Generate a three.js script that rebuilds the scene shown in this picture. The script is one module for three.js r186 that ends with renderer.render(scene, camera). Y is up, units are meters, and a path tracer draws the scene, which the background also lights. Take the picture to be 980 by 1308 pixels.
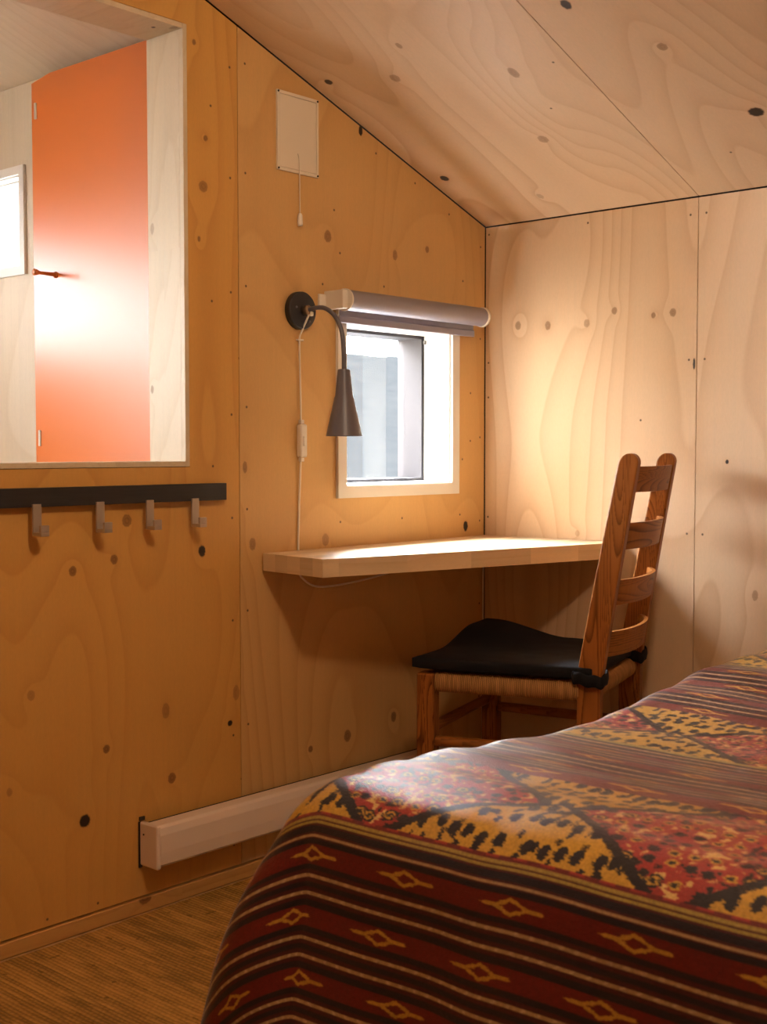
import * as THREE from 'three';
import { RoundedBoxGeometry } from 'three/addons/geometries/RoundedBoxGeometry.js';
import { mergeGeometries } from 'three/addons/utils/BufferGeometryUtils.js';
import { RectAreaLightUniformsLib } from 'three/addons/lights/RectAreaLightUniformsLib.js';

// ---------------------------------------------------------------- camera, sky, light, exposure
const scene = new THREE.Scene();
const renderer = new THREE.WebGLRenderer();
renderer.toneMapping = THREE.LinearToneMapping;
renderer.toneMappingExposure = 1.06;
renderer.shadowMap.enabled = true;
RectAreaLightUniformsLib.init();

const V = (x, y, z) => new THREE.Vector3(x, y, z);
const camera = new THREE.PerspectiveCamera(43.97, 980 / 1308, 0.05, 2000);
camera.position.set(-2.816, 0.977, 2.133);
{
  const yaw = THREE.MathUtils.degToRad(41.7), pitch = THREE.MathUtils.degToRad(-2.83);
  camera.lookAt(camera.position.x + Math.cos(yaw) * Math.cos(pitch), camera.position.y + Math.sin(pitch), camera.position.z - Math.sin(yaw) * Math.cos(pitch));
}
camera.focus = 3.2;
camera.userData.fStop = 9;

// overcast sky
scene.background = new THREE.Color().setRGB(0.95, 0.98, 1.0);
scene.backgroundIntensity = 50.0;

function areaLight(name, x, y, z, tx, ty, tz, w, h, color, intensity) {
  const l = new THREE.RectAreaLight(new THREE.Color().setRGB(...color), intensity, w, h);
  l.name = name; l.position.set(x, y, z); l.lookAt(tx, ty, tz); scene.add(l);
  return l;
}
// unseen area light added outside the desk window, boosting the sky's daylight
areaLight('desk_window_daylight', -0.05, 2.45, -1.25, -0.36, 1.09, 0, 2.2, 1.3, [0.95, 0.98, 1.0], 150);
areaLight('side_room_fill', -3.1, 1.35, -1.22, -2.2, 1.35, 0, 0.95, 0.55, [1.0, 0.98, 0.95], 8);  // fill light at the added window, brightens the side room

// ---------------------------------------------------------------- helpers
const names = {};
function numbered(n) { names[n] = (names[n] ?? -1) + 1; return names[n] ? `${n}_${String(names[n]).padStart(3, '0')}` : n; }
function shade(o) { o.castShadow = true; o.receiveShadow = true; return o; }
function group(name, x = 0, y = 0, z = 0, ry = 0) { const g = new THREE.Group(); g.name = numbered(name); g.position.set(x, y, z); g.rotation.y = ry; scene.add(g); return g; }
function tag(o, label, category, grp, kind) { o.userData.label = label; o.userData.category = category; if (grp) o.userData.group = grp; if (kind) o.userData.kind = kind; return o; }
function part(name, geo, mat, parent) { const m = shade(new THREE.Mesh(Array.isArray(geo) ? merge(geo) : geo, mat)); m.name = parent === scene ? numbered(name) : name; parent.add(m); return m; }
function merge(list) { return list.length === 1 ? list[0] : mergeGeometries(list.map((g) => { const h = g.index ? g.toNonIndexed() : g; for (const k of Object.keys(h.attributes)) if (!['position', 'normal', 'uv'].includes(k)) h.deleteAttribute(k); return h; })); }
function box(x0, x1, y0, y1, z0, z1) { const g = new THREE.BoxGeometry(x1 - x0, y1 - y0, z1 - z0); uvBox(g); return g.translate((x0 + x1) / 2, (y0 + y1) / 2, (z0 + z1) / 2); }
function rbox(x0, x1, y0, y1, z0, z1, r = 0.002, seg = 2) { const g = new RoundedBoxGeometry(x1 - x0, y1 - y0, z1 - z0, seg, Math.min(r, (x1 - x0) / 2.01, (y1 - y0) / 2.01, (z1 - z0) / 2.01)); uvBox(g); return g.translate((x0 + x1) / 2, (y0 + y1) / 2, (z0 + z1) / 2); }
// uv in metres from the dominant axis; vUp: long grain follows v
function uvBox(g) {
  const p = g.attributes.position, n = g.attributes.normal, uv = new Float32Array(p.count * 2);
  for (let i = 0; i < p.count; i++) {
    const ax = Math.abs(n.getX(i)), ay = Math.abs(n.getY(i)), az = Math.abs(n.getZ(i));
    const [u, v] = az >= ax && az >= ay ? [p.getX(i), p.getY(i)] : ax >= ay ? [p.getZ(i), p.getY(i)] : [p.getX(i), p.getZ(i)];
    uv[2 * i] = u; uv[2 * i + 1] = v;
  }
  g.setAttribute('uv', new THREE.BufferAttribute(uv, 2));
}
function poly(points, holes = []) {
  const s = new THREE.Shape(points.map(([x, y]) => new THREE.Vector2(x, y)));
  for (const h of holes) s.holes.push(new THREE.Path(h.map(([x, y]) => new THREE.Vector2(x, y))));
  return s;
}
const rect = (x0, x1, y0, y1) => [[x0, y0], [x1, y0], [x1, y1], [x0, y1]];
function slab(points, holes, z0, z1) { return new THREE.ExtrudeGeometry(poly(points, holes), { depth: z1 - z0, bevelEnabled: false }).translate(0, 0, z0); }
function tube(points, r, seg = 40, rad = 8, tension = 0.5) { return new THREE.TubeGeometry(new THREE.CatmullRomCurve3(points.map((p) => V(...p)), false, 'catmullrom', tension), seg, r, rad, false); }
function lathe(profile, seg = 32) { return new THREE.LatheGeometry(profile.map(([r, y]) => new THREE.Vector2(r, y)), seg); }

// noise
function hash2(x, y, s = 0) { let h = Math.imul(x | 0, 374761393) ^ Math.imul(y | 0, 668265263) ^ Math.imul(s | 0, 2147483647 - 1640531); h = Math.imul(h ^ (h >>> 13), 1274126177); h ^= h >>> 16; return (h >>> 0) / 4294967296; }
function noise(x, y, s = 0) {
  const ix = Math.floor(x), iy = Math.floor(y); let fx = x - ix, fy = y - iy; fx = fx * fx * (3 - 2 * fx); fy = fy * fy * (3 - 2 * fy);
  const a = hash2(ix, iy, s), b = hash2(ix + 1, iy, s), c = hash2(ix, iy + 1, s), d = hash2(ix + 1, iy + 1, s);
  return a + (b - a) * fx + (c - a) * fy + (a - b - c + d) * fx * fy;
}
const fbm = (x, y, s) => 0.55 * noise(x, y, s) + 0.3 * noise(x * 2.1 + 7, y * 2.1 + 3, s + 1) + 0.15 * noise(x * 4.3 + 1, y * 4.3 + 9, s + 2);
const clamp01 = (x) => Math.min(1, Math.max(0, x)), lerp = (a, b, t) => a + (b - a) * t, smooth = (a, b, x) => { const t = clamp01((x - a) / (b - a)); return t * t * (3 - 2 * t); };
const toByte = (x) => Math.round(255 * clamp01(x <= 0.0031308 ? 12.92 * x : 1.055 * Math.pow(x, 1 / 2.4) - 0.055));
// a texture of w x h metres whose lower left corner lies at (x0, y0); f(x, y) gives linear rgb
function texture(x0, y0, w, h, perMetre, f, raw = false) {
  const W = Math.round(w * perMetre), H = Math.round(h * perMetre), d = new Uint8Array(W * H * 4);
  for (let j = 0; j < H; j++) for (let i = 0; i < W; i++) {
    const c = f(x0 + (i + 0.5) / perMetre, y0 + (j + 0.5) / perMetre), k = (j * W + i) * 4;
    if (raw) d[k] = d[k + 1] = d[k + 2] = Math.round(255 * clamp01(c)); else { d[k] = toByte(c[0]); d[k + 1] = toByte(c[1]); d[k + 2] = toByte(c[2]); }
    d[k + 3] = 255;
  }
  const t = new THREE.DataTexture(d, W, H); t.magFilter = THREE.LinearFilter; t.minFilter = THREE.LinearMipmapLinearFilter; t.generateMipmaps = true;
  t.wrapS = t.wrapT = THREE.RepeatWrapping; t.repeat.set(1 / w, 1 / h); t.offset.set(-x0 / w, -y0 / h);
  if (!raw) t.colorSpace = THREE.SRGBColorSpace;
  t.needsUpdate = true; return t;
}
// softwood plywood: u across the grain, v along it; knots are [u, v, half width, half height, darkness, hole]
function plywood({ base, late, figure = 1, rings = 9, seed = 1, knots = [], screws = [], stretch = 0.32, fine = 1 }) {
  return (u, v) => {
    let h = 0.7 * noise(u * 2.6 * fine + seed * 3.7, v * 2.6 * stretch, seed) + 0.3 * noise(u * 6 * fine + 5, v * 6 * stretch, seed + 4), near = 0, ring = 0, dark = 0;
    for (const k of knots) {
      const dx = (u - k[0]) / k[2], dy = (v - k[1]) / k[3], d2 = dx * dx + dy * dy;
      if (d2 > 160) continue;
      const d = Math.sqrt(d2); h += 0.035 * Math.exp(-d2 / 10);
      const w = 0.18 * (noise(u * 300, v * 300, seed + 9) - 0.5), e = d + w;
      if (e < 1.25) { near = Math.max(near, k[4] * (1 - smooth(0.85, 1.2, e))); ring = 0.5 + 0.5 * Math.sin(e * 11); if (k[5]) dark = Math.max(dark, 1 - smooth(0.8, 1.05, e)); }
    }
    const q = h * rings * 2.2, fr = q - Math.floor(q), line = Math.pow(fr, 3) * (1 - smooth(0.92, 1, fr)) * (0.35 + 0.9 * noise(u * 1.7 + 11, v * 0.8, seed + 6));
    const fibre = noise(u * 420, v * 9, seed + 2) * 0.5 + noise(u * 140, v * 3, seed + 3) * 0.5 - 0.5, cloud = fbm(u * 3, v * 1.6, seed + 8) - 0.5, grit = noise(u * 700, v * 160, seed + 5) - 0.5;
    const t = clamp01(figure * line * 0.8 + 0.25 * fibre * figure + 0.1 + 0.28 * cloud);
    const b = 1 + 0.10 * fibre + 0.10 * cloud + 0.05 * grit;
    let c = [0, 1, 2].map((i) => lerp(base[i], late[i], t) * b);
    if (near > 0) { const kc = [0.15 + 0.1 * ring, 0.06 + 0.05 * ring, 0.018 + 0.02 * ring]; c = c.map((x, i) => lerp(x, kc[i], near * 0.9)); }
    if (dark > 0) c = c.map((x, i) => lerp(x, [0.022, 0.012, 0.008][i], dark));
    for (const s of screws) { const dx = u - s[0], dy = v - s[1], d2 = dx * dx + dy * dy; if (d2 < 3.4e-5) { const k = 1 - smooth(0.0019, 0.0036, Math.sqrt(d2)); c = c.map((x, i) => lerp(x, [0.06, 0.035, 0.02][i], k * 0.9)); } }
    return c;
  };
}
const std = (o) => new THREE.MeshStandardMaterial(o), phys = (o) => new THREE.MeshPhysicalMaterial(o);
const lin = (r, g, b) => new THREE.Color().setRGB(r, g, b);

// ---------------------------------------------------------------- materials
const SLOPE = 0.357, EAVE = 1.588, roofY = (x) => EAVE - SLOPE * x, RIDGE = -2.1;
const leftKnots = [
  [-1.018, 0.755, .0095, .0125, 1, 1], [-1.218, 0.83, .011, .0125, .85], [-1.251, 0.752, .0085, .0095, .9], [-1.351, 0.735, .0085, .0095, .9], [-1.329, 0.227, .0125, .0125, 1, 1], [-1.106, 0.271, .010, .0105, .95],
  [-1.275, 0.364, .008, .0085, .95], [-1.121, 0.419, .009, .0165, .6], [-0.921, 0.429, .009, .0165, .55], [-0.94, 0.363, .007, .0065, 1, 1], [-0.556, 0.269, .0115, .0145, .85], [-0.685, 0.259, .0075, .008, .95], [-0.383, 0.289, .0095, .0125, .8],
  [-0.085, 0.768, .0095, .0135, 1, 1], [-1.007, 1.544, .0115, .0115, .75], [-0.622, 1.485, .0115, .0135, .8], [-0.378, 1.468, .0085, .0125, .7], [-0.251, 1.497, .007, .0085, .8], [-0.506, 1.755, .007, .0115, .95, 1], [-0.632, 0.759, .011, .0145, .55],
  [-0.869, 0.762, .0095, .0135, .7], [-0.891, 0.937, .0065, .0125, .75], [-1.00, 1.648, .006, .006, .9], [-1.03, 1.845, .005, .006, .9], [-1.02, 1.43, .004, .006, .9], [-0.22, 0.36, .011, .015, .8],
  [-1.45, 0.50, .008, .010, .5], [-1.16, 0.95, .004, .004, .8], [-1.5, 0.32, .006, .008, .5],
];
const leftScrews = [];
for (const y of [0.09, 0.34, 0.60, 0.83, 1.06, 1.33, 1.58, 1.82]) { leftScrews.push([-0.885, y + 0.012], [-0.93, y - 0.006]); if (y < 1.6) leftScrews.push([-0.022, y - 0.05]); }
for (const [x, y] of [[-0.10, 1.43], [-0.16, 1.6], [-0.3, 1.66], [-0.45, 1.71], [-0.6, 1.55], [-0.58, 1.45], [-0.11, 0.80], [-0.35, 0.80], [-0.58, 0.80], [-0.065, 1.13], [-0.065, 1.0], [-0.1, 0.95], [-1.3, 0.05], [-1.19, 0.1], [-1.42, 0.05], [-0.8, 0.1], [-0.7, 0.06], [-0.64, 1.37], [-0.42, 1.385], [-0.72, 0.99], [-0.985, 0.94], [-0.985, 1.3], [-0.985, 1.72]]) leftScrews.push([x, y]);
const rightKnots = [[.111, 1.311, .009, .011, .7], [.208, 1.305, .0085, .011, .85], [.329, 1.303, .0085, .010, .6], [.411, 1.329, .0075, .009, .8], [.523, 1.31, .006, .007, .85], [.577, 1.313, .0085, .010, .75], [.802, 0.631, .007, .012, .6], [.636, 1.185, .003, .014, .95, 1], [.726, 0.947, .004, .005, 1, 1], [.305, 0.757, .007, .008, .35], [.16, 0.45, .01, .012, .5], [1.1, 1.1, .01, .012, .7], [1.4, .7, .01, .012, .7]];
const rightScrews = [];
for (const y of [0.10, 0.40, 0.77, 1.195, 1.545]) rightScrews.push([0.622, y], [0.664, y], [0.012, y + .02]);
rightScrews.push([0.33, 1.56], [0.012, 1.12], [0.49, 1.05]);
// ceiling: u = z, v = distance up the slope from the eave
const cz = (x, z) => [z, -x * Math.hypot(1, SLOPE)];
const ceilKnots = [[...cz(-.274, .918), .016, .016, 1, 1], [...cz(-.242, .05), .0115, .0125, 1, 1], [...cz(-.671, .051), .0095, .010, 1, 1], [...cz(-.32, .41), .012, .014, .6], [...cz(-.558, .496), .010, .018, .7], [...cz(-.706, .728), .010, .014, 1, 1], [...cz(-.53, .84), .010, .012, .7], [...cz(-.63, .22), .011, .013, .6], [...cz(-.1, .25), .008, .012, .4], [...cz(-.72, .31), .006, .010, .6]];
const ceilScrews = [cz(-.56, .60), cz(-.42, .50), cz(-.15, .80), cz(-.2, 1.0), cz(-.8, .60)];

const woodWarm = { base: [0.66, 0.36, 0.095], late: [0.50, 0.235, 0.05] }, woodPale = { base: [0.70, 0.51, 0.335], late: [0.55, 0.345, 0.195] }, woodWhite = { base: [0.66, 0.56, 0.43], late: [0.55, 0.43, 0.29] };
const plyLeft = std({ map: texture(-1.7, 0, 1.7, 2.05, 900, plywood({ ...woodWarm, figure: 0.75, rings: 7, seed: 3, knots: leftKnots, screws: leftScrews })), roughness: 0.5 });
const plyWindow = std({ map: texture(-0.95, 0, 0.95, 2.05, 900, plywood({ base: [0.67, 0.415, 0.165], late: [0.51, 0.27, 0.09], figure: 0.75, rings: 7, seed: 5, knots: leftKnots, screws: leftScrews })), roughness: 0.5 });  // paler copy of the wall plywood: window light put into the panel colour
const plyRight = std({ map: texture(0, 0, 1.7, 1.65, 800, plywood({ ...woodPale, figure: 1.0, rings: 8, seed: 21, knots: rightKnots, screws: rightScrews })), roughness: 0.55 });
const plyCeil = std({ map: texture(0, 0, 1.7, 1.2, 800, plywood({ ...woodPale, figure: 1.05, rings: 8, seed: 37, knots: ceilKnots, screws: ceilScrews })), roughness: 0.6 });
const plyOther = std({ map: texture(0, 0, 1.22, 1.6, 480, plywood({ ...woodPale, figure: 0.6, rings: 8, seed: 51, knots: [[.3, .5, .01, .012, .7], [.8, 1.2, .01, .012, .8], [.6, .3, .007, .008, .8], [1.0, .7, .008, .01, .7]] })), roughness: 0.6 });
const plySide = std({ map: texture(0, 0, 1.22, 1.6, 640, plywood({ ...woodWhite, figure: 0.45, rings: 8, seed: 71, knots: [[.20, .30, .004, .005, .8], [.62, 1.22, .004, .006, .8], [.46, .9, .004, .005, .8], [.9, .5, .005, .007, .8], [.35, 1.45, .005, .006, .6]] })), roughness: 0.6 });
const solidPine = (seed, base, late, knots = [], per = 700) => std({ map: texture(0, 0, 0.5, 1.0, per, plywood({ base, late, figure: 0.8, rings: 14, seed, knots, stretch: 0.12 })), roughness: 0.5 });
const liningWood = solidPine(81, [0.66, 0.55, 0.40], [0.55, 0.42, 0.26], [[.07, .23, .006, .010, .6], [.43, .02, .004, .005, 1, 1], [.43, .78, .004, .005, 1, 1], [.455, .70, .005, .009, .7], [.42, .40, .004, .005, 1, 1], [.39, .93, .010, .006, .8], [.46, .05, .006, .012, .5]]);
const baseWood = solidPine(83, [0.60, 0.34, 0.11], [0.45, 0.22, 0.06], [[.075, .9, .012, .016, 1]]);
const floorWood = solidPine(85, [0.56, 0.35, 0.16], [0.42, 0.23, 0.09]);
const dark = std({ color: lin(0.03, 0.018, 0.01), roughness: 0.9 });
const whitePaint = std({ color: lin(0.80, 0.77, 0.72), roughness: 0.42 });
const creamPaint = std({ color: lin(0.78, 0.70, 0.58), roughness: 0.5 });
const whitePlastic = std({ color: lin(0.80, 0.74, 0.66), roughness: 0.4 });
const glass = phys({ color: 0xffffff, transmission: 1, thickness: 0, roughness: 0, ior: 1.5, specularIntensity: 0.5 });
const tinted = phys({ color: lin(0.6, 0.6, 0.61), transmission: 1, thickness: 0, roughness: 0, ior: 1.5, specularIntensity: 0.5 });

// ---------------------------------------------------------------- structure: main room
function slopeTop(xa, xb, gap = 0.004) { return xa < RIDGE && xb > RIDGE ? [[xb, roofY(xb) - gap], [RIDGE, roofY(RIDGE) - gap], [xa, roofY(2 * RIDGE - xa) - gap]] : [[xb, roofTop(xb) - gap], [xa, roofTop(xa) - gap]]; }
function roofTop(x) { return x < RIDGE ? roofY(2 * RIDGE - x) : roofY(x); }
const OPEN = [-2.0, -1.062, 0.951, 1.866], WIN = [-0.566, -0.154, 0.888, 1.287];
const wallLeft = tag(group('wall_left'), 'warm plywood wall with the opening, the hook rail and the small desk window', 'wall', null, 'structure');
part('wall_core', slab([[-4.2, 0], [0.12, 0], ...slopeTop(-4.2, 0.12, 0)], [rect(OPEN[0] - .012, OPEN[1] + .012, OPEN[2] - .012, OPEN[3] + .012), rect(...WIN.map((v, i) => v + [-.012, .012, -.012, .012][i]))], -0.12, -0.014), dark, wallLeft);
part('panel', slab([[-2.1, 0.0355], [-0.9085, 0.0355], ...slopeTop(-2.0999, -0.9085)], [rect(OPEN[0] - .012, OPEN[1] + .012, OPEN[2] - .012, OPEN[3] + .012)], -0.013, 0), plyLeft, wallLeft);
part('panel', slab([[-0.9065, 0.0355], [-0.003, 0.0355], ...slopeTop(-0.9065, -0.003)], [rect(...WIN.map((v, i) => v + [-.012, .012, -.012, .012][i]))], -0.013, 0), plyWindow, wallLeft);
part('panel', slab([[-4.2, 0.0355], [-2.102, 0.0355], ...slopeTop(-4.2, -2.102)], [], -0.013, 0), plyOther, wallLeft);
// thicker outer skin of the facade around the desk window
part('outer_cladding', slab([[-0.82, -0.6], [0.3, -0.6], [0.3, 1.45], [-0.82, 1.84]], [rect(...WIN.map((v, i) => v + [-.004, .004, -.004, .004][i]))], -0.1755, -0.121), std({ color: lin(0.10, 0.09, 0.08), roughness: 0.8 }), wallLeft);

const wallRight = tag(group('wall_right'), 'pale plywood end wall behind the chair and the bed', 'wall', null, 'structure');
{
  const toWorld = (g) => g.rotateY(-Math.PI / 2);
  part('wall_core', toWorld(slab(rect(-0.12, 3.5, 0, EAVE + 0.02), [], -0.12, -0.014)), dark, wallRight);
  part('panel', toWorld(slab(rect(0.002, 0.642, 0.004, EAVE - 0.004), [], -0.013, 0)), plyRight, wallRight);
  part('panel', toWorld(slab(rect(0.644, 1.863, 0.004, EAVE - 0.004), [], -0.013, 0)), plyRight, wallRight);
  part('panel', toWorld(slab(rect(1.865, 3.4, 0.004, EAVE - 0.004), [], -0.013, 0)), plyRight, wallRight);
}
const ceil = tag(group('ceiling'), 'sloping plywood ceiling with dark knots', 'ceiling', null, 'structure');
{
  const L = Math.hypot(1, SLOPE), c = 1 / L, s = SLOPE / L, A = -RIDGE * L;
  // panel shapes are drawn as (z, distance up the slope)
  const east = (g) => g.applyMatrix4(new THREE.Matrix4().makeBasis(V(0, 0, 1), V(-c, s, 0), V(s, c, 0).negate()).setPosition(0, EAVE, 0));
  const west = (g) => g.applyMatrix4(new THREE.Matrix4().makeBasis(V(0, 0, -1), V(c, s, 0), V(-s, c, 0).negate()).setPosition(2 * RIDGE, EAVE, 0));
  for (const [a, b] of [[0.001, 0.642], [0.644, 1.863], [1.865, 3.4]]) part('panel', east(slab(rect(a, b, 0, A), [], -0.014, 0)), plyCeil, ceil);
  for (const [a, b] of [[-3.4, -1.701], [-1.699, -0.001]]) part('panel', west(slab(rect(a, b, 0, A), [], -0.014, 0)), plyOther, ceil);
  // the same roof runs on over the side room
  part('panel', east(slab(rect(-1.36, -0.121, 0.87, A), [], -0.014, 0)), plySide, ceil);
  part('panel', west(slab(rect(0.121, 1.36, 0, A), [], -0.014, 0)), plySide, ceil);
  part('roof_core', [east(slab(rect(-0.12, 3.5, -0.1, A + .02), [], -0.10, -0.016)), west(slab(rect(-3.5, 0.12, -0.1, A + .02), [], -0.10, -0.016)), east(slab(rect(-1.46, -0.12, 0.85, A + .02), [], -0.10, -0.016)), west(slab(rect(0.12, 1.46, -0.1, A + .02), [], -0.10, -0.016))], dark, ceil);
}
const floor = tag(group('floor'), 'wooden floorboards showing under the chair', 'floor', null, 'structure');
part('floor_slab', box(-4.3, 0.1, -0.12, -0.022, -1.36, 3.5), dark, floor);
for (let k = 0; k < 26; k++) part('plank', rbox(-4.2, 0, -0.021, 0, 0.001 + k * 0.131, 0.129 + k * 0.131, 0.001, 1), floorWood, floor);
part('side_floor', box(-4.2, -0.945, -0.021, 0, -1.25, -0.12), floorWood, floor);

const wallSouth = tag(group('wall_back'), 'plywood gable wall behind the viewer', 'wall', null, 'structure');
part('panel', slab([[-4.2, 0], [0, 0], ...slopeTop(-4.2, 0, 0.002)], [], 3.4, 3.52), plyOther, wallSouth);
const wallWest = tag(group('wall_far_side'), 'plywood side wall opposite the pale end wall, outside the view', 'wall', null, 'structure');
{
  const g = slab(rect(0, 3.4, 0, EAVE), [], -0.12, 0).rotateY(-Math.PI / 2).translate(-4.32, 0, 0);
  part('panel', g, plyOther, wallWest);
}

// wooden strip along the foot of the left wall
const trim0 = part('baseboard_left', rbox(-4.15, -0.02, 0.001, 0.0315, -0.0125, 0.006, 0.002), baseWood, scene);
{ const uv = trim0.geometry.attributes.uv; for (let i = 0; i < uv.count; i++) uv.setXY(i, uv.getY(i) + 0.06, uv.getX(i)); }
tag(trim0, 'low wooden strip along the foot of the warm plywood wall', 'baseboard', null, 'structure');

// lining of the opening
{
  const [x0, x1, y0, y1] = OPEN;
  const lin1 = group('trim_1'); tag(lin1, 'pale board lining of the wall opening', 'trim', null, 'structure');
  part('lining_board', rbox(x1, x1 + .011, y0 - .011, y1 + .011, -0.122, -0.012, 0.001), liningWood, lin1);
  part('edge_strip', rbox(x1 - .0005, x1 + .011, y0 - .011, y1 + .011, -0.0115, 0.0015, 0.001), liningWood, lin1);
  part('lining_board', rbox(x0 - .011, x1 - .0006, y1, y1 + .011, -0.122, 0.001, 0.001), liningWood, lin1);
  part('lining_board', rbox(x0 - .011, x1 - .0006, y0 - .011, y0, -0.122, 0.0015, 0.001), liningWood, lin1);
  part('lining_board', rbox(x0 - .011, x0, y0 + .0005, y1 - .0005, -0.122, 0.001, 0.001), liningWood, lin1);
}

// ---------------------------------------------------------------- the room beyond the opening
const XS = -0.945;
const sideWin = { z0: -0.99, z1: -0.80, y0: 1.455, y1: 1.693 };
const wallSide = tag(group('wall_beyond'), 'pale plywood wall seen through the opening, beside the orange door', 'wall', null, 'structure');
{
  const h = sideWin;
  part('panel', slab(rect(-1.25, -0.121, 0, roofY(XS) - .003), [rect(h.z0, h.z1, h.y0, h.y1)], -0.12, 0).rotateY(-Math.PI / 2).translate(XS, 0, 0), plySide, wallSide);
  part('end_panel', slab([[-4.2, 0], [XS, 0], ...slopeTop(-4.2, XS, 0.003)], [rect(-2.2, -1.3, 1.29, 1.62), rect(-3.6, -2.6, 1.05, 1.65)], -1.35, -1.25), plySide, wallSide);
  part('facing_panel', slab([[-4.2, 0], [XS, 0], ...slopeTop(-4.2, XS, 0.003)], [rect(OPEN[0] - .011, OPEN[1] + .011, OPEN[2] - .011, OPEN[3] + .011)], -0.131, -0.121), plySide, wallSide);
  part('far_panel', box(-4.32, -4.2, 0, EAVE, -1.35, -0.12), plySide, wallSide);
}
function windowUnit(name, label, { a0, a1, b0, b1, depth, casing, sash, cas = whitePaint, sashMat = whitePaint, bars = [], pane = glass }) {
  // local frame: x along the wall, y up, z out of the room side (interior face at z = 0, room at z > 0)
  const g = group(name); tag(g, label, 'window', null, 'structure');
  part('casing', slab(rect(a0 - casing, a1 + casing, b0 - casing, b1 + casing), [rect(a0, a1, b0, b1)], 0.0005, 0.009), cas, g);
  part('lining', slab(rect(a0 - .0035, a1 + .0035, b0 - .0035, b1 + .0035), [rect(a0 + .004, a1 - .004, b0 + .004, b1 - .004)], -depth + .0875, 0.0003), cas, g);
  part('sash', slab(rect(a0 + .0, a1 - .0, b0, b1), [rect(a0 + sash, a1 - sash, b0 + sash, b1 - sash)], -depth, -depth + .085), sashMat, g);
  part('pane', box(a0 + sash - .003, a1 - sash + .003, b0 + sash - .003, b1 - sash + .003, -depth + .02, -depth + .021), pane, g);
  for (const q of bars) part('glazing_bar', box(q - .006, q + .006, b0 + sash, b1 - sash, -depth + .005, -depth + .035), sashMat, g);
  return g;
}
{
  const h = sideWin;
  const w = windowUnit('window_2', 'small white framed window seen through the opening, left of the orange door', { a0: h.z0, a1: h.z1, b0: h.y0, b1: h.y1, depth: 0.115, casing: 0.022, sash: 0.008, bars: [-0.868], pane: tinted });
  w.rotation.y = -Math.PI / 2; w.position.x = XS;
  windowUnit('window_3', 'wide window of the room beyond the opening', { a0: -2.2, a1: -1.3, b0: 1.29, b1: 1.62, pane: tinted, depth: 0.095, casing: 0.03, sash: 0.02 }).position.z = -1.249;
}
windowUnit('window_4', 'large unseen window added to light the room beyond the opening', { a0: -3.6, a1: -2.6, b0: 1.05, b1: 1.65, depth: 0.095, casing: 0.03, sash: 0.03 }).position.z = -1.249;  // extra window out of view, added to brighten the side room
// orange door, slightly ajar, hinged at its hidden edge
{
  const d = group('door_1', -0.945, 0, -0.262, THREE.MathUtils.degToRad(0));
  tag(d, 'glossy orange door standing ajar beyond the wall opening', 'door', null, 'structure');
  d.rotation.y = THREE.MathUtils.degToRad(5.0);
  const orange = phys({ color: lin(0.64, 0.145, 0.008), roughness: 0.36, clearcoat: 0.9, clearcoatRoughness: 0.34 });
  const H = 1.905, W = 0.402;
  const g = new THREE.ExtrudeGeometry(poly([[-W, 0.01], [0.05, 0.01], [0.05, H + 0.012], [-W + 0.07, H - 0.003], [-W, H - 0.018]]), { depth: 0.02, bevelEnabled: true, bevelSize: 0.0015, bevelThickness: 0.0015, bevelSegments: 2 }).rotateY(-Math.PI / 2);
  part('leaf', g, orange, d);
  const chrome = std({ color: lin(0.75, 0.72, 0.66), metalness: 0.6, roughness: 0.35 });
  for (const y of [1.818, 1.005]) part('latch_plate', rbox(-0.025, -0.0215, y - 0.02, y + 0.02, -W + 0.012, -W + 0.02, 0.001), chrome, d);
  const knobMat = std({ color: lin(0.45, 0.12, 0.02), roughness: 0.4 });
  const k = part('knob', lathe([[0, 0], [0.008, 0], [0.008, 0.003], [0.0048, 0.006], [0.004, 0.05], [0.0075, 0.06], [0.0085, 0.066], [0.004, 0.068], [0, 0.068]], 24).rotateZ(Math.PI / 2), knobMat, d);
  k.position.set(-0.0215, 1.408, -W + 0.085);
}

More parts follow.
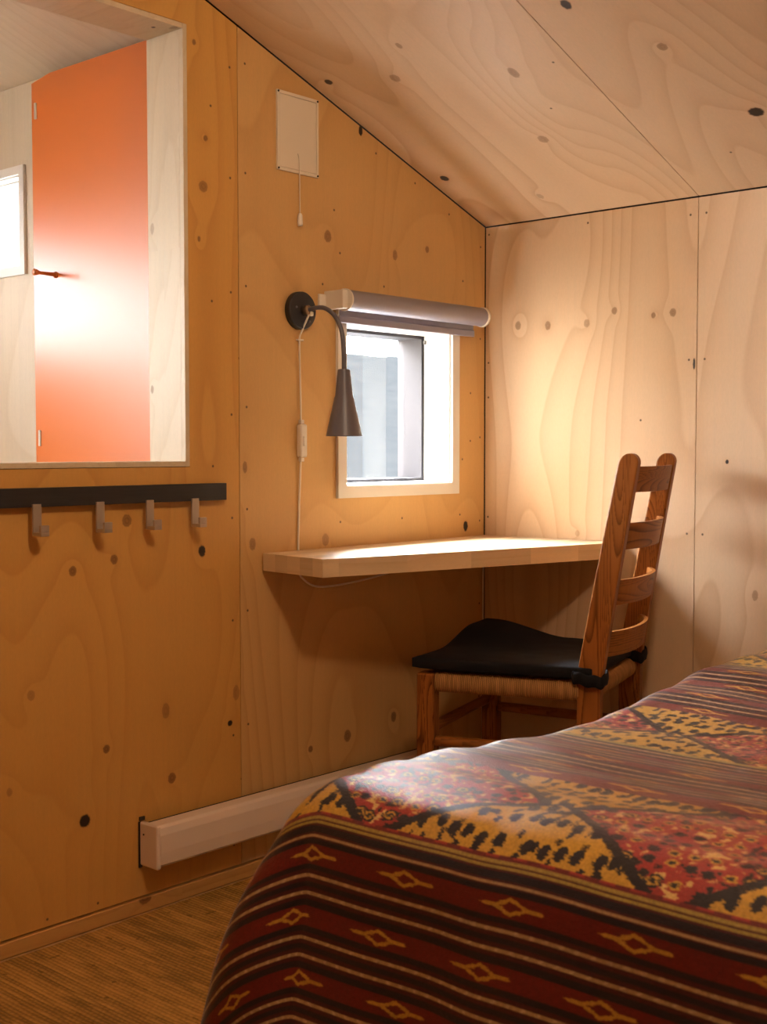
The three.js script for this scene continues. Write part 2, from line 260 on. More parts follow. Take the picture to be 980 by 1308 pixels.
// ---------------------------------------------------------------- desk window and the land outside
{
  const sashGrey = std({ color: lin(0.03, 0.029, 0.037), roughness: 0.8 });
  const w = windowUnit('window_1', 'small white framed window over the desk, looking out to grey hills', { a0: WIN[0], a1: WIN[1], b0: WIN[2], b1: WIN[3], depth: 0.175, casing: 0.030, sash: 0.012, sashMat: sashGrey });
  part('latch', rbox(-0.17, -0.164, 1.26, 1.27, -0.082, -0.074, 0.001), std({ color: lin(.1, .1, .1) }), w);
}
{
  const G = new THREE.PlaneGeometry(1, 1, 160, 110), p = G.attributes.position;
  for (let i = 0; i < p.count; i++) {
    const u = p.getX(i) + 0.5, v = p.getY(i) + 0.5, d = 2.0 + 420 * v * v, w = 30 + 1.9 * d, x = (u - 0.35) * w;
    const n = fbm(x * 0.011 + 3, d * 0.013, 5) - 0.45, m = fbm(x * 0.05, d * 0.05, 6) - 0.5;
    let y = -1.0 + 27.5 * smooth(25, 330, d) + n * 26 * smooth(30, 300, d) + m * 1.2 * smooth(3, 30, d);
    p.setXYZ(i, x, y, -d);
  }
  G.computeVertexNormals();
  const uv = G.attributes.uv; for (let i = 0; i < p.count; i++) uv.setXY(i, p.getX(i), p.getZ(i));
  const moor = phys({ specularIntensity: 0, map: texture(0, 0, 60, 60, 12, (x, y) => { const n = fbm(x * 0.35, y * 0.35, 61), m = noise(x * 2.3, y * 2.3, 62), t = clamp01(n * 0.9 + m * 0.3 - 0.1); return [lerp(0.0085, 0.015, t), lerp(0.0098, 0.0155, t), lerp(0.0108, 0.016, t)]; }), roughness: 1 });
  const hill = part('hillside', G, moor, scene);
  tag(hill, 'grey moorland hillside outside the small desk window', 'hill');
}

// ---------------------------------------------------------------- roller blind
{
  const b = group('roller_blind', 0, 0, 0); tag(b, 'rolled up grey roller blind above the small window', 'blind');
  const cloth = phys({ color: lin(0.30, 0.29, 0.36), roughness: 0.38, metalness: 0.35 }), cloth2 = std({ color: lin(0.34, 0.33, 0.39), roughness: 0.5 });
  const x0 = -0.615, x1 = -0.085, y = 1.331, z = 0.052;
  part('rolled_cloth', new THREE.CylinderGeometry(0.0245, 0.0245, x1 - x0, 40).rotateZ(Math.PI / 2).translate((x0 + x1) / 2, y, z), cloth, b);
  part('hanging_cloth', rbox(x0 + .004, x1 - .004, 1.293, y, 0.0268, 0.0278, 0.0004, 1), cloth2, b);
  part('hem_bar', rbox(x0 + .002, x1 - .002, 1.279, 1.297, 0.0235, 0.0315, 0.003), cloth, b);
  part('end_cap', lathe([[0, -0.006], [0.024, -0.006], [0.0265, -0.003], [0.0265, 0.004], [0, 0.004]], 32).rotateZ(Math.PI / 2).translate(x0 - .003, y, z), whitePlastic, b);
  part('end_cap', lathe([[0, -0.006], [0.024, -0.006], [0.0265, -0.003], [0.0265, 0.004], [0, 0.004]], 32).rotateZ(-Math.PI / 2).translate(x1 + .003, y, z), whitePlastic, b);
  part('bracket', [rbox(x0 - .024, x0 - .006, y - .022, y + .022, 0.002, 0.066, 0.003), rbox(x0 - .045, x0 - .006, y - .016, y + .014, 0.002, 0.010, 0.002)], whitePlastic, b);
  part('bracket', rbox(x1 + .0075, x1 + .012, y - .018, y + .018, 0.002, 0.060, 0.002), whitePlastic, b);
}

// ---------------------------------------------------------------- wall lamp
{
  const lx = -0.722, ly = 1.300;
  const l = group('wall_lamp', lx, ly, 0); tag(l, 'grey gooseneck wall lamp with a cone shade beside the small window', 'lamp');
  const black = std({ color: lin(0.022, 0.022, 0.03), roughness: 0.45 }), grey = std({ color: lin(0.15, 0.15, 0.19), roughness: 0.42, metalness: 0.2 }), brass = std({ color: lin(0.28, 0.19, 0.12), metalness: 0.8, roughness: 0.4 });
  const cordM = std({ color: lin(0.82, 0.75, 0.65), roughness: 0.5 });
  part('wall_plate', lathe([[0, 0.001], [0.044, 0.001], [0.044, 0.014], [0.041, 0.018], [0.012, 0.020], [0, 0.020]], 48).rotateX(Math.PI / 2), black, l);
  for (const [sx, sy] of [[-0.024, 0.006], [0.018, -0.024]]) part('screw', lathe([[0, 0.0185], [0.003, 0.0185], [0.0025, 0.0205], [0, 0.021]], 12).rotateX(Math.PI / 2).translate(sx, sy, 0), grey, l);
  part('collar', lathe([[0, 0.0195], [0.011, 0.0195], [0.011, 0.034], [0.008, 0.038], [0, 0.038]], 24).rotateX(Math.PI / 2), brass, l);
  part('gooseneck', tube([[0, 0, 0.034], [0.001, 0.003, 0.058], [0.003, 0, 0.085], [0.006, -0.018, 0.112], [0.009, -0.05, 0.130], [0.010, -0.095, 0.137], [0.010, -0.145, 0.138]], 0.0052, 60, 12), grey, l);
  const shade0 = part('shade', lathe([[0, 0.152], [0.0125, 0.152], [0.0145, 0.150], [0.0205, 0.091], [0.0225, 0.087], [0.0415, 0.001], [0.0415, 0], [0.0402, 0], [0.0212, 0.086], [0.013, 0.148], [0, 0.149]], 48), grey, l);
  shade0.position.set(0.010, -0.293, 0.138);
  const bulb = part('bulb', lathe([[0, 0.02], [0.012, 0.024], [0.017, 0.036], [0.014, 0.055], [0.010, 0.07], [0.010, 0.10], [0, 0.10]], 24), std({ color: lin(.8, .8, .76), roughness: 0.2 }), l);
  bulb.position.copy(shade0.position);
  // white lead: from the collar down the wall, behind the desk and along its underside to the corner
  part('cord', [tube([[0.006, -0.006, 0.034], [0.004, -0.020, 0.026], [-0.001, -0.050, 0.012], [0.0, -0.068, 0.0045], [0.001, -0.14, 0.0045], [0.003, -0.20, 0.0045], [0.003, -0.262, 0.0055]], 0.0022, 60, 8),
    tube([[0.002, -0.345, 0.0055], [-0.001, -0.42, 0.0042], [-0.004, -0.50, 0.0035], [-0.005, -0.56, 0.0032], [-0.004, -0.605, 0.0035], [0.004, -0.626, 0.006], [0.05, -0.650, 0.012], [0.16, -0.650, 0.012], [0.30, -0.636, 0.012], [0.43, -0.612, 0.012], [0.56, -0.607, 0.012], [0.66, -0.608, 0.012], [0.706, -0.62, 0.008], [0.709, -0.68, 0.006], [0.709, -0.85, 0.006], [0.708, -1.1, 0.006], [0.707, -1.22, 0.006]], 0.0026, 160, 8)], cordM, l);
  part('cord_lock', rbox(0.002, 0.012, -0.014, -0.004, 0.030, 0.040, 0.002), cordM, l);
  part('cord_clip', rbox(-0.009, 0.009, -0.070, -0.066, 0.001, 0.010, 0.001), cordM, l);
  const sw = part('inline_switch', rbox(-0.009, 0.013, -0.342, -0.264, 0.001, 0.018, 0.005, 3), whitePlastic, l);
  part('rocker', rbox(-0.002, 0.006, -0.315, -0.292, 0.0175, 0.0205, 0.001), whitePlastic, sw);
  part('strain_relief', rbox(-0.003, 0.008, -0.352, -0.3425, 0.002, 0.012, 0.002), whitePlastic, sw);
  part('strain_relief', rbox(-0.003, 0.008, -0.2635, -0.254, 0.002, 0.012, 0.002), whitePlastic, sw);
}

// ---------------------------------------------------------------- vent hatch with pull cord
{
  const v = group('vent_hatch', -0.7245, 1.706, 0); tag(v, 'small flat vent hatch with a pull cord high on the wall', 'vent cover');
  part('frame', slab(rect(-0.0665, 0.0665, -0.09, 0.09), [rect(-0.060, 0.060, -0.083, 0.083)], 0.0005, 0.0055), creamPaint, v);
  part('plate', rbox(-0.0592, 0.0592, -0.0822, 0.0822, 0.0006, 0.0050, 0.001), creamPaint, v);
  for (const sx of [-1, 1]) for (const sy of [-1, 1]) part('screw', new THREE.CylinderGeometry(0.0024, 0.0024, 0.002, 12).rotateX(Math.PI / 2).translate(sx * 0.0632, sy * 0.0865, 0.006), dark, v);
  part('pull_cord', tube([[-0.001, -0.045, 0.0048], [-0.001, -0.055, 0.008], [-0.001, -0.09, 0.010], [0, -0.19, 0.010]], 0.0013, 24, 6), creamPaint, v);
  part('pull_toggle', lathe([[0, 0], [0.0055, 0.001], [0.0065, 0.006], [0.0055, 0.026], [0.003, 0.030], [0, 0.030]], 20).translate(0, -0.212, 0.010), whitePlastic, v);
}

// ---------------------------------------------------------------- hook rail
{
  const r = group('coat_rail', -1.36, 0.866, 0); tag(r, 'black wooden coat rail with four steel hooks under the opening', 'coat rail');
  const black = std({ map: texture(0, 0, 1.0, 0.25, 800, (u, v) => { const n = noise(u * 6, v * 260, 91) * .5 + noise(u * 20, v * 700, 92) * .5; return [0.012 + 0.012 * n, 0.012 + 0.012 * n, 0.014 + 0.014 * n]; }), roughness: 0.42 });
  const steel = std({ color: lin(0.52, 0.47, 0.42), metalness: 0.85, roughness: 0.42 });
  part('rail', rbox(-0.42, 0.398, 0, 0.037, 0.001, 0.019, 0.001), black, r);
  for (const wx of [-1.446, -1.300, -1.176, -1.055]) {
    const x = wx + 1.36;
    const h = part('hook', [rbox(x - .0095, x + .0095, -0.052, 0.006, 0.0195, 0.0245, 0.001), rbox(x - .0095, x + .0095, -0.055, -0.0475, 0.0195, 0.050, 0.001), rbox(x - .0095, x + .0095, -0.0475, -0.034, 0.0435, 0.050, 0.001)], steel, r);
    h.name = 'hook';
  }
}

// ---------------------------------------------------------------- desk of glued staves
{
  const d = group('wall_desk', 0, 0.70, 0); tag(d, 'thick wooden wall desk in the corner below the window', 'desk');
  const outline = [[-0.843, 0.007], [-0.868, 0.222], [-0.02, 0.438], [-0.003, 0.438], [-0.003, 0.007]];
  const tones = [0, 1, 2, 3].map((k) => solidPine(101 + k, [0.72, 0.55, 0.35].map((c) => c * [1, .92, 1.05, .85][k]), [0.60, 0.41, 0.22].map((c) => c * [1, .92, 1.05, .85][k]), k === 2 ? [[.10, .62, .006, .014, .7]] : [], 500));
  const clip = (pts, z, keepAbove) => { const o = []; for (let i = 0; i < pts.length; i++) { const a = pts[i], b = pts[(i + 1) % pts.length], ia = keepAbove ? a[1] >= z : a[1] <= z, ib = keepAbove ? b[1] >= z : b[1] <= z; if (ia) o.push(a); if (ia !== ib) { const t = (z - a[1]) / (b[1] - a[1]); o.push([a[0] + t * (b[0] - a[0]), z]); } } return o; };
  const cuts = [0.007, 0.052, 0.097, 0.142, 0.187, 0.232, 0.277, 0.322, 0.367, 0.405, 0.438];
  for (let k = 0; k + 1 < cuts.length; k++) {
    const P = clip(clip(outline, cuts[k], true), cuts[k + 1], false);
    if (P.length < 3) continue;
    const g = new THREE.ExtrudeGeometry(poly(P.map(([x, z]) => [x, -z])), { depth: 0.04, bevelEnabled: false }).rotateX(-Math.PI / 2);
    const p = g.attributes.position, n = g.attributes.normal, uv = g.attributes.uv;
    for (let i = 0; i < p.count; i++) Math.abs(n.getY(i)) > 0.5 ? uv.setXY(i, p.getZ(i), p.getX(i)) : uv.setXY(i, p.getY(i) + k * .11, p.getX(i));
    part('stave', g, tones[(k * 7 + 2) % 4], d);
  }
}

// ---------------------------------------------------------------- panel heater
{
  const h = group('panel_heater', -1.192, 0.108, 0); tag(h, 'long low white panel heater on the wall behind the bed', 'heater');
  const white = std({ color: lin(0.78, 0.65, 0.56), roughness: 0.4 });
  const prof = poly([[0.006, 0], [0.052, -0.002], [0.058, 0.004], [0.060, 0.030], [0.059, 0.066], [0.055, 0.080], [0.047, 0.085], [0.020, 0.087], [0.020, 0.080], [0.006, 0.080]]);
  const body = new THREE.ExtrudeGeometry(prof, { depth: 0.99, bevelEnabled: false }).rotateY(Math.PI / 2).scale(1, 1, -1);
  // after the turn the profile's x lies along -z: mirror it back to face the room
  const idx = body.index; if (!idx) { const p = body.attributes.position.array, n = body.attributes.normal.array; for (let i = 0; i < p.length; i += 9) for (let j = 0; j < 3; j++) { let t = p[i + j]; p[i + j] = p[i + 6 + j]; p[i + 6 + j] = t; t = n[i + j]; n[i + j] = n[i + 6 + j]; n[i + 6 + j] = t; } }
  body.translate(0.008, 0, 0);
  part('front_panel', body, white, h);
  const cap = part('end_cap', rbox(-0.004, 0.008, -0.004, 0.089, 0.003, 0.0615, 0.004), white, h);
  part('end_cap', rbox(0.998, 1.01, -0.004, 0.089, 0.003, 0.0615, 0.004), white, h);
  part('screw', new THREE.CylinderGeometry(0.002, 0.002, 0.002, 10).rotateZ(Math.PI / 2).translate(-0.0045, 0.064, 0.018), dark, cap);
  part('air_slot', box(0.01, 0.997, 0.0805, 0.0835, 0.004, 0.0185), dark, h);
  part('wall_bracket', [rbox(-0.004, 0.01, 0.090, 0.098, 0.001, 0.005, 0.001), rbox(-0.006, 0.004, -0.010, 0.088, 0.001, 0.0028, 0.001)], dark, h);
}

// ---------------------------------------------------------------- ceiling lamp over the middle of the room, left of the view
{
  const at = [-1.75, 1.95, 1.5], p = group('ceiling_lamp', ...at); tag(p, 'warm white glass globe lamp hanging from the ceiling, outside the view', 'lamp');
  part('globe', new THREE.SphereGeometry(0.085, 32, 24), std({ color: lin(.9, .85, .75), emissive: lin(1, 0.76, 0.50), emissiveIntensity: 4, roughness: .4 }), p);
  part('stem', new THREE.CylinderGeometry(0.006, 0.006, roofTop(at[0]) - at[1] - 0.08, 12).translate(0, (roofTop(at[0]) - at[1] - 0.08) / 2 + 0.078, 0), dark, p);
  part('canopy', new THREE.CylinderGeometry(0.04, 0.045, 0.025, 24).translate(0, roofTop(at[0]) - at[1] - 0.03, 0), whitePlastic, p);
  const l = new THREE.PointLight(lin(1, 0.76, 0.50), 2.3, 0, 2); l.name = 'ceiling_lamp_light'; l.castShadow = true; l.shadow.radius = 4; l.position.set(...at); scene.add(l);
}

// ---------------------------------------------------------------- rug
{
  const jute = (u, v) => { const row = v * 110, r = Math.floor(row), w = row - r, st = u * 80 + (r % 2) * 0.5, c = st - Math.floor(st), lump = Math.sin(Math.PI * w) * (0.55 + 0.45 * Math.sin(Math.PI * c)); return lump; };
  const col = (u, v) => { const l = jute(u, v), r = Math.floor(v * 110), n = noise(u * 18, r * 1.7, 121), m = fbm(u * 5, v * 14, 122), f = noise(u * 300, v * 300, 123), speck = noise(u * 45, v * 60, 124) > 0.93 ? 0.5 : 0, t = clamp01(0.15 + 0.55 * l + 0.75 * (n - .5) + 0.6 * (m - .5) + .3 * (f - .5) - speck); return [lerp(0.20, 0.58, t), lerp(0.105, 0.315, t), lerp(0.020, 0.075, t)]; };
  const map = texture(0, 0, 1.0, 1.0, 1200, col), bump = texture(0, 0, 1.0, 1.0, 1200, jute, true);
  const m = std({ map, bumpMap: bump, bumpScale: 0.0022, roughness: 0.95 });
  const rug = group('jute_rug', -2.13, 0.0005, 1.545); tag(rug, 'coarse golden brown woven jute rug on the floor', 'rug');
  const W = 2.7, D = 3.06, G = new THREE.PlaneGeometry(W, D, 270, 300).rotateX(-Math.PI / 2), p = G.attributes.position, uv = G.attributes.uv;
  for (let i = 0; i < p.count; i++) { let x = p.getX(i), z = p.getZ(i); const e = Math.min(W / 2 - Math.abs(x), D / 2 - Math.abs(z)); if (e < 1e-4) { z += 0.008 * (noise(x * 60, 3, 5) - .5); x += .006 * (noise(z * 60, 7, 5) - .5); } p.setXYZ(i, x, e < 1e-4 ? 0.001 : 0.006 + 0.003 * (fbm(x * 7, z * 7, 9) - .5), z); uv.setXY(i, z + 1.6, x + 1.4); }
  G.computeVertexNormals();
  part('weave', G, m, rug);
}

// ---------------------------------------------------------------- ladder-back chair
const chairPos = [-0.334, 0, 0.405], chairTurn = THREE.MathUtils.degToRad(17);
{
  const c = group('ladder_back_chair', ...chairPos, chairTurn); tag(c, 'oiled wooden ladder-back chair with a woven cord seat at the desk', 'chair');
  const wood = (() => { const t = texture(0, 0, 0.4, 1.0, 700, plywood({ base: [0.36, 0.128, 0.026], late: [0.11, 0.030, 0.005], figure: 1.3, rings: 9, seed: 141, stretch: 0.7, fine: 7 })); return phys({ map: t, roughness: 0.42, specularIntensity: 0.45 }); })();
  const H = 0.47, zf = -0.186, zb = 0.186, wf = 0.215, wb = 0.185;
  // front legs
  for (const s of [-1, 1]) part('front_leg', rbox(s * wf - .021, s * wf + .021, 0.0, H - 0.002, zf - .021, zf + .021, 0.006, 3), wood, c);
  // back posts: raked and tapered, rounded tops
  for (const s of [-1, 1]) {
    const rake = (y) => y < H ? 0 : 0.086 * Math.pow((y - H) / (0.964 - H), 1.05), seg = 40, pts = [];
    const half = (y) => y < H ? 0.022 : lerp(0.024, 0.0175, (y - H) / 0.494);
    const front = [], back = [];
    for (let i = 0; i <= seg; i++) { const y = i < 24 ? 0.944 * i / 24 : 0.944 + 0.02 * Math.sin((i - 24) / 16 * Math.PI / 2), z = zb + rake(y), h = half(y), e = y > 0.945 ? Math.sqrt(Math.max(0.02, 1 - ((y - 0.945) / 0.0195) ** 2)) : 1; front.push([-(z - h * e), y]); back.push([-(z + h * e), y]); }
    pts.push(...front, ...back.reverse());
    const g = new THREE.ExtrudeGeometry(poly(pts), { depth: 0.024, bevelEnabled: true, bevelSize: 0.004, bevelThickness: 0.004, bevelSegments: 3 }).translate(0, 0, -0.012).rotateY(Math.PI / 2);
    const p = g.attributes.position, uv = g.attributes.uv; for (let i = 0; i < p.count; i++) uv.setXY(i, p.getZ(i) + p.getX(i) + (s > 0 ? .17 : 0), p.getY(i));
    part('back_post', g.translate(s * wb, 0, 0), wood, c);
  }
  // four bent slats
  for (const [y0, hh, bow] of [[0.912, 0.056, 0.032], [0.788, 0.058, 0.036], [0.664, 0.056, 0.042], [0.549, 0.056, 0.046]]) {
    const rake = (y) => 0.086 * Math.pow((y - H) / (0.964 - H), 1.05), n = 20, pos = [], uvs = [], index = [], th = 0.0045;
    for (let i = 0; i <= n; i++) {
      const u = -1 + 2 * i / n, x = u * (wb - 0.006), b = bow * (1 - u * u * u * u * 0.35 - u * u * 0.65);
      for (const [dy, dz] of [[-.5, -th], [.5, -th], [.5, th], [-.5, th]]) { const y = y0 + dy * hh; pos.push(x, y, zb + 0.004 + rake(y) + b + dz); uvs.push(y * 1.0 + (dz > 0 ? .2 : 0), x + y0 * 3); }
    }
    for (let i = 0; i < n; i++) for (let k = 0; k < 4; k++) { const a = i * 4 + k, b = i * 4 + (k + 1) % 4, d = a + 4, e = b + 4; index.push(a, b, d, b, e, d); }
    index.push(0, 2, 1, 0, 3, 2, n * 4, n * 4 + 1, n * 4 + 2, n * 4, n * 4 + 2, n * 4 + 3);
    let g = new THREE.BufferGeometry(); g.setAttribute('position', new THREE.Float32BufferAttribute(pos, 3)); g.setAttribute('uv', new THREE.Float32BufferAttribute(uvs, 2)); g.setIndex(index); g = g.toNonIndexed(); g.computeVertexNormals();
    part('back_slat', g, wood, c);
  }
  // stretchers
  const rod = (a, b, r) => { const A = V(...a), B = V(...b), g = new THREE.CylinderGeometry(r, r, A.distanceTo(B), 14); const p = g.attributes.position, uv = g.attributes.uv; for (let i = 0; i < p.count; i++) uv.setXY(i, p.getX(i) + .1, p.getY(i)); g.applyQuaternion(new THREE.Quaternion().setFromUnitVectors(V(0, 1, 0), B.clone().sub(A).normalize())); return g.translate(...A.add(B).multiplyScalar(0.5).toArray()); };
  for (const s of [-1, 1]) { part('stretcher', rod([s * wf, 0.31, zf + .015], [s * wb, 0.31, zb - .015], 0.0125), wood, c); }
  part('stretcher', rod([-wf + .015, 0.335, zf], [wf - .015, 0.335, zf], 0.0125), wood, c);
  part('stretcher', rod([-wb + .008, 0.335, zb], [wb - .008, 0.335, zb], 0.0125), wood, c);
  // cord seat: rolled edges wrapped with cord, four triangular fields meeting in the middle
  const cordTex = (u, v) => { const a = v * 230, w = a - Math.floor(a), st = u * 190 + w * 1.2 + Math.floor(a) * 0.5, q = st - Math.floor(st); return Math.sin(Math.PI * w) * (0.6 + 0.4 * Math.sin(Math.PI * q)); };
  const cordCol = (u, v) => { const l = cordTex(u, v), n = noise(u * 20, Math.floor(v * 230) * 1.3, 151), t = clamp01(0.1 + 0.75 * l + 0.4 * (n - .5)); return [lerp(0.12, 0.70, t), lerp(0.055, 0.36, t), lerp(0.012, 0.12, t)]; };
  const cord = std({ map: texture(0, 0, 0.4, 0.4, 1500, cordCol), bumpMap: texture(0, 0, 0.4, 0.4, 1500, cordTex, true), bumpScale: 0.002, roughness: 0.85 });
  const roll = (a, b, r) => { const A = V(...a), B = V(...b), L = A.distanceTo(B), g = new THREE.CylinderGeometry(r, r, L, 20, 40); g.scale(1, 1, 0.8); const p = g.attributes.position, uv = g.attributes.uv; for (let i = 0; i < p.count; i++) uv.setXY(i, Math.atan2(p.getZ(i), p.getX(i)) * r, p.getY(i)); const dir = B.clone().sub(A).normalize(), side = V(0, 1, 0), m = new THREE.Matrix4().makeBasis(side, dir, V(0, 0, 0).crossVectors(side, dir)); g.applyMatrix4(m); return g.translate(...A.add(B).multiplyScalar(0.5).toArray()); };
  const seatY = 0.447;
  const seat = part('cord_seat', [roll([-wf, seatY, zf + .022], [-wb, seatY, zb - .023], 0.023), roll([wf, seatY, zf + .022], [wb, seatY, zb - .023], 0.023), roll([-wf + .022, seatY, zf], [wf - .022, seatY, zf], 0.023), roll([-wb + .02, seatY, zb], [wb - .02, seatY, zb], 0.023)], cord, c);
  const fieldG = (a, b) => { const g = new THREE.BufferGeometry(), y = seatY + .016, yb = seatY - .016; const A = [...a], B = [...b]; g.setAttribute('position', new THREE.Float32BufferAttribute([A[0], y, A[1], B[0], y, B[1], 0, y - .006, 0, A[0], yb, A[1], 0, yb + .006, 0, B[0], yb, B[1]], 3)); const along = Math.hypot(B[0] - A[0], B[1] - A[1]), depth = .2; g.setAttribute('uv', new THREE.Float32BufferAttribute([0, 0, 0, along, depth, along / 2, 0, 0, depth, along / 2, 0, along], 2)); g.computeVertexNormals(); return g; };
  part('woven_field', [fieldG([-wf, zf], [-wb, zb]), fieldG([-wb, zb], [wb, zb]), fieldG([wb, zb], [wf, zf]), fieldG([wf, zf], [-wf, zf])], cord, seat);
}
// black seat cushion tied to the posts
{
  const q = group('seat_cushion', chairPos[0], 0.470, chairPos[2], chairTurn); tag(q, 'thin black cushion tied onto the chair seat', 'cushion');
  const fabric = phys({ map: texture(0, 0, 0.3, 0.3, 1200, (u, v) => { const n = 0.5 * noise(u * 600, v * 600, 161) + 0.5 * fbm(u * 30, v * 30, 162); return [0.004 + .004 * n, 0.004 + .004 * n, 0.006 + .006 * n]; }), roughness: 0.8, specularIntensity: 0.5, sheen: 0.08, sheenColor: lin(0.25, 0.27, 0.4), sheenRoughness: 0.5 });
  const N = 40, M = 40, pos = [], uvs = [], index = [];
  for (const side of [0, 1]) for (let j = 0; j <= M; j++) for (let i = 0; i <= N; i++) {
    const a = -1 + 2 * i / N, b = -1 + 2 * j / M;
    const half = lerp(0.240, 0.205, (b + 1) / 2), x = a * half, z = b * 0.205 - 0.010;
    const edge = Math.pow(clamp01(1 - Math.max(Math.pow(Math.abs(a), 6), Math.pow(Math.abs(b), 6))), 0.5);
    const lift = 0.034 * smooth(-0.30, 0.60, a) * smooth(-0.15, 0.85, -b) + 0.004 * Math.pow(clamp01(-a), 4) * Math.pow(clamp01(-b), 4);
    const wr = 0.005 * (fbm(x * 14 + 5, z * 14, 165) - .5);
    const low = 0.0015 + lift, y = side ? low + 0.027 + 0.008 * edge + wr * edge - 0.006 * Math.exp(-(a * a + b * b) * 3) : low + 0.006 - 0.005 * edge;
    pos.push(x, y, z); uvs.push(x, z);
  }
  const S = (N + 1) * (M + 1);
  for (let j = 0; j < M; j++) for (let i = 0; i < N; i++) { const a = j * (N + 1) + i, b = a + 1, d = a + N + 1, e = d + 1; index.push(S + a, S + d, S + b, S + b, S + d, S + e, a, b, d, b, e, d); }
  const rim = []; for (let i = 0; i < N; i++) rim.push(i); for (let j = 0; j < M; j++) rim.push(j * (N + 1) + N); for (let i = N; i > 0; i--) rim.push(M * (N + 1) + i); for (let j = M; j > 0; j--) rim.push(j * (N + 1));
  for (let k = 0; k < rim.length; k++) { const a = rim[k], b = rim[(k + 1) % rim.length]; index.push(a, a + S, b, b, a + S, b + S); }
  const g = new THREE.BufferGeometry(); g.setAttribute('position', new THREE.Float32BufferAttribute(pos, 3)); g.setAttribute('uv', new THREE.Float32BufferAttribute(uvs, 2)); g.setIndex(index); g.computeVertexNormals();
  part('pad', g, fabric, q);
  for (const s of [-1, 1]) {
    const x = s * 0.185, z = 0.186, o = 0.030;
    const ring = new THREE.CatmullRomCurve3([[-0.026, 0.004, -o], [0.026, 0.006, -o], [0.026, 0.002, o], [-0.026, -0.004, o]].map(([a, b, e]) => V(x + a, 0.006 + b, z + e)), true, 'catmullrom', 0.25);
    const strap = new THREE.TubeGeometry(ring, 60, 1, 8, true), p = strap.attributes.position;
    const prof = 0.0045, tall = 0.014, fr = ring.computeFrenetFrames(60, true);
    for (let i = 0; i <= 60; i++) { const P = ring.getPointAt(i / 60); for (let j = 0; j <= 8; j++) { const k = i * 9 + j, d = V(p.getX(k), p.getY(k), p.getZ(k)).sub(P); const yy = d.y * tall, h = Math.hypot(d.x, d.z) || 1; p.setXYZ(k, P.x + d.x * prof, P.y + yy + .002 * Math.sin(i * .7), P.z + d.z * prof); } }
    strap.computeVertexNormals();
    part('strap', strap, fabric, q);
  }
}

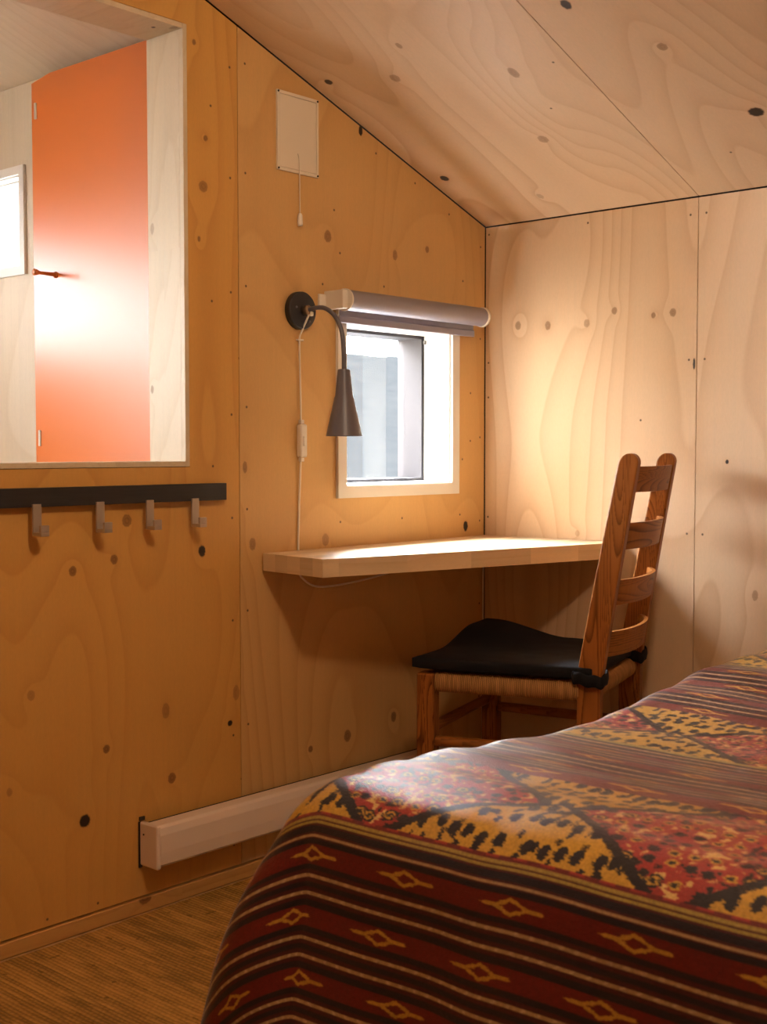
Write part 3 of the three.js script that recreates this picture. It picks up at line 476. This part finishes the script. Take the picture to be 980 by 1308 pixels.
// ---------------------------------------------------------------- bed with an ikat blanket
{
  const b = group('double_bed', -0.79, 0.0105, 2.02); tag(b, 'wide double bed standing under the patterned blanket', 'bed');
  const white = std({ color: lin(.7, .66, .6), roughness: .9 });
  part('mattress', rbox(-0.70, 0.76, 0.25, 0.432, -0.97, 1.0, 0.05, 4), white, b);
  part('base', rbox(-0.70, 0.76, 0.09, 0.248, -0.95, 1.0, 0.01, 2), baseWood, b);
  for (const sx of [-0.66, 0.72]) for (const sz of [-0.92, 0.95]) part('leg', rbox(sx - .03, sx + .03, 0.0, 0.089, sz - .03, sz + .03, 0.004), baseWood, b);
}
{
  // cloth pattern: s runs across the stripes (s = 0 where the first figured band starts), t along them
  const RED = [0.13, 0.006, 0.005], DRED = [0.06, 0.006, 0.008], BLK = [0.010, 0.007, 0.012], TAN = [0.37, 0.245, 0.115], OLV = [0.30, 0.22, 0.045], YEL = [0.46, 0.25, 0.03], MAR = [0.13, 0.012, 0.014], ROSE = [0.28, 0.025, 0.022];
  const PER = 0.083;
  const stripes = (v, t, row) => { // v >= 0 measured from the band edge
    const p = v - Math.floor(v / PER) * PER, k = Math.floor(v / PER);
    if (p < 0.027) { // red band with lozenges
      const c = (t + (k % 2 ? 0.035 : 0) + 0.02) / 0.165, q = (c - Math.floor(c) - 0.5) * 0.165, y = (p - 0.0135) / 0.0115, ax = Math.abs(q), r = ax / 0.030 + Math.abs(y);
      const wing = Math.abs(y) < 0.22 && ax > 0.024 && ax < 0.047 - 0.03 * Math.abs(y);
      if ((r > 0.55 && r < 1.0) || wing) return YEL;
      return RED;
    }
    const e = p - 0.027;
    if (e < 0.0075) return BLK; if (e < 0.0135) return DRED; if (e < 0.0185) return (Math.sin(t * 300) > 0.75) ? [0.5, 0.36, 0.2] : TAN; if (e < 0.0235) return DRED; if (e < 0.0305) return BLK; if (e < 0.0365) return DRED;
    if (e < 0.0415) return (Math.sin(t * 300 + 1) > 0.75) ? [0.5, 0.36, 0.2] : TAN; if (e < 0.0475) return DRED; return BLK;
  };
  const ikat = (s, t, W) => {
    const T = 0.43, c = (t - 0.155) / T, q = (c - Math.floor(c + 0.5)) * T, sm = s - W / 2, d = Math.abs(q) / (T * 0.46) + Math.abs(sm) / (W * 0.60);
    const cell = (n, sx) => { const u = t * n, w = s * n * sx, i = Math.floor(u), j = Math.floor(w), ox = hash2(i, j, 171) * .4 - .2, oy = hash2(i, j, 172) * .4 - .2; return [Math.hypot((u - i - .5 - ox) * 0.8, w - j - .5 - oy), hash2(i, j, 173)]; };
    if (d > 0.93 && d < 1.04) return BLK;
    if (d < 0.93) { const [r, h] = cell(38, 1.0); if (r < 0.13) return BLK; if (r < 0.24) return h > .35 ? YEL : BLK; if (r < .34) return h > .75 ? BLK : ROSE; const n = noise(t * 120, s * 90, 175); return n > .72 ? [0.55, 0.36, 0.12] : n < .24 ? BLK : ROSE; }
    const [r, h] = cell(42, 0.55); const n = noise(t * 110, s * 60, 176);
    return r < 0.26 && h > .2 || n < 0.27 ? BLK : YEL;
  };
  const pattern = (s, t) => {
    const th = Math.floor(s / 0.0011), row = hash2(th, 3, 181) - 0.5, tt = t + row * 0.006, f = noise(t * 500, s * 420, 182);
    let c;
    if (s < 0) { const v = -s; c = v < 0.006 ? ((Math.floor(t / 0.02) % 2) && v < .003 ? ROSE : MAR) : v < 0.0105 ? OLV : v < 0.0125 ? DRED : v < 0.017 ? OLV : v < 0.020 ? DRED : v < 0.029 ? BLK : v < 0.031 ? DRED : v < 0.035 ? TAN : v < 0.037 ? DRED : v < 0.044 ? BLK : stripes(v - 0.044, tt, row); }
    else { const q = s - Math.floor(s / 0.60) * 0.60, k = Math.floor(s / 0.60); c = q < 0.25 ? ikat(q, tt + k * 0.17, 0.25) : q < .26 ? MAR : q > .59 ? OLV : stripes(q - 0.26, tt + k * .05, row); }
    const w = 0.78 + 0.44 * f;
    return c.map((x) => x * w);
  };
  const S0 = -0.55, T0 = -0.60;
  const map = texture(S0, T0, 2.0, 2.0, 1024, (s, t) => pattern(s, t));
  const bump = texture(0, 0, 0.25, 0.25, 2000, (u, v) => 0.5 * (0.5 + 0.5 * Math.sin(u * 2 * Math.PI / 0.0025)) + 0.5 * noise(u * 700, v * 300, 191), true);
  const cloth = phys({ map, bumpMap: bump, bumpScale: 0.0006, roughness: 0.40, sheen: 0.8, sheenColor: lin(1, 0.92, 0.95), sheenRoughness: 0.4 });
  const top = (x, z) => 0.498 + 0.032 * smooth(1.0, 1.45, -x) + 0.042 * smooth(0.9, 0.35, -x) * smooth(1.5, 1.0, z) + 0.010 * (fbm(x * 5 + 2, z * 4, 201) - .5) + 0.012 * (fbm(x * 2.2, z * 2 + 4, 202) - .5) + 0.004 * Math.sin(x * 40 + 5 * noise(x * 3, z * 3, 203)) * noise(x * 4, z * 3, 204);
  const Rof = () => 0.095;
  const XE = -1.625, ZE = 0.880, K = 1.615;
  const NP = 260, NQ = 240, pos = [], uvs = [], index = [];
  const pMin = -1.49, pMax = 0.56, qMin = -2.0, qMax = 0.50;
  for (let j = 0; j <= NQ; j++) for (let i = 0; i <= NP; i++) {
    const s = S0 + 0.02 + (1.62 + 0.55 - 0.03) * i / NP;   // cloth coordinate across
    const uq = j / NQ, t = -0.50 + 2.4 * uq;                // along: 0 at the foot edge
    const zFlat = ZE + 0.09 + (t - 0.09), R = Rof(zFlat), RF = 0.065;
    const xi = XE + R, p = xi + K - s, zi = ZE + RF, q = RF - t;
    // p, q > 0: beyond the start of the rounding on the side and at the foot
    let op = Math.max(p, 0), oq = Math.max(q, 0), r = Math.hypot(op, oq);
    let x = p > 0 ? xi : s - K, z = q > 0 ? zi : zi - q, y = top(Math.max(x, xi), Math.max(z, zi));
    if (r > 0) {
      const Rm = (R * op + RF * oq) / (op + oq), arc = Rm * 1.38, cx = op / r, cq = oq / r;
      let h, d;
      if (r < arc) { const a = r / Rm; h = Rm * Math.sin(a); d = Rm * (1 - Math.cos(a)); }
      else { const a = arc / Rm, e = r - arc; h = Rm * Math.sin(a) + e * Math.cos(a) * 0.75; d = Rm * (1 - Math.cos(a)) + e * Math.sin(a) * 0.99; }
      const corner = 4 * cx * cx * cq * cq, hang = smooth(0.08, 0.45, r);
      h += hang * (0.010 * Math.sin(t * 17 + 2 * noise(t * 5, 1, 7)) + 0)+ 0.105 * corner * smooth(0.0, 0.34, r) ;
      x -= cx * h; z -= cq * h; y -= d;
    }
    pos.push(Math.min(x, -0.012), Math.max(y, 0.012), z); uvs.push(s, t);
  }
  for (let j = 0; j < NQ; j++) for (let i = 0; i < NP; i++) { const a = j * (NP + 1) + i, b = a + 1, d = a + NP + 1, e = d + 1; index.push(a, d, b, b, d, e); }
  const g = new THREE.BufferGeometry(); g.setAttribute('position', new THREE.Float32BufferAttribute(pos, 3)); g.setAttribute('uv', new THREE.Float32BufferAttribute(uvs, 2)); g.setIndex(index); g.computeVertexNormals();
  cloth.side = THREE.DoubleSide;
  const m = part('ikat_blanket', g, cloth, scene); tag(m, 'striped red and yellow ikat blanket spread over the bed', 'blanket');
}
renderer.render(scene, camera);
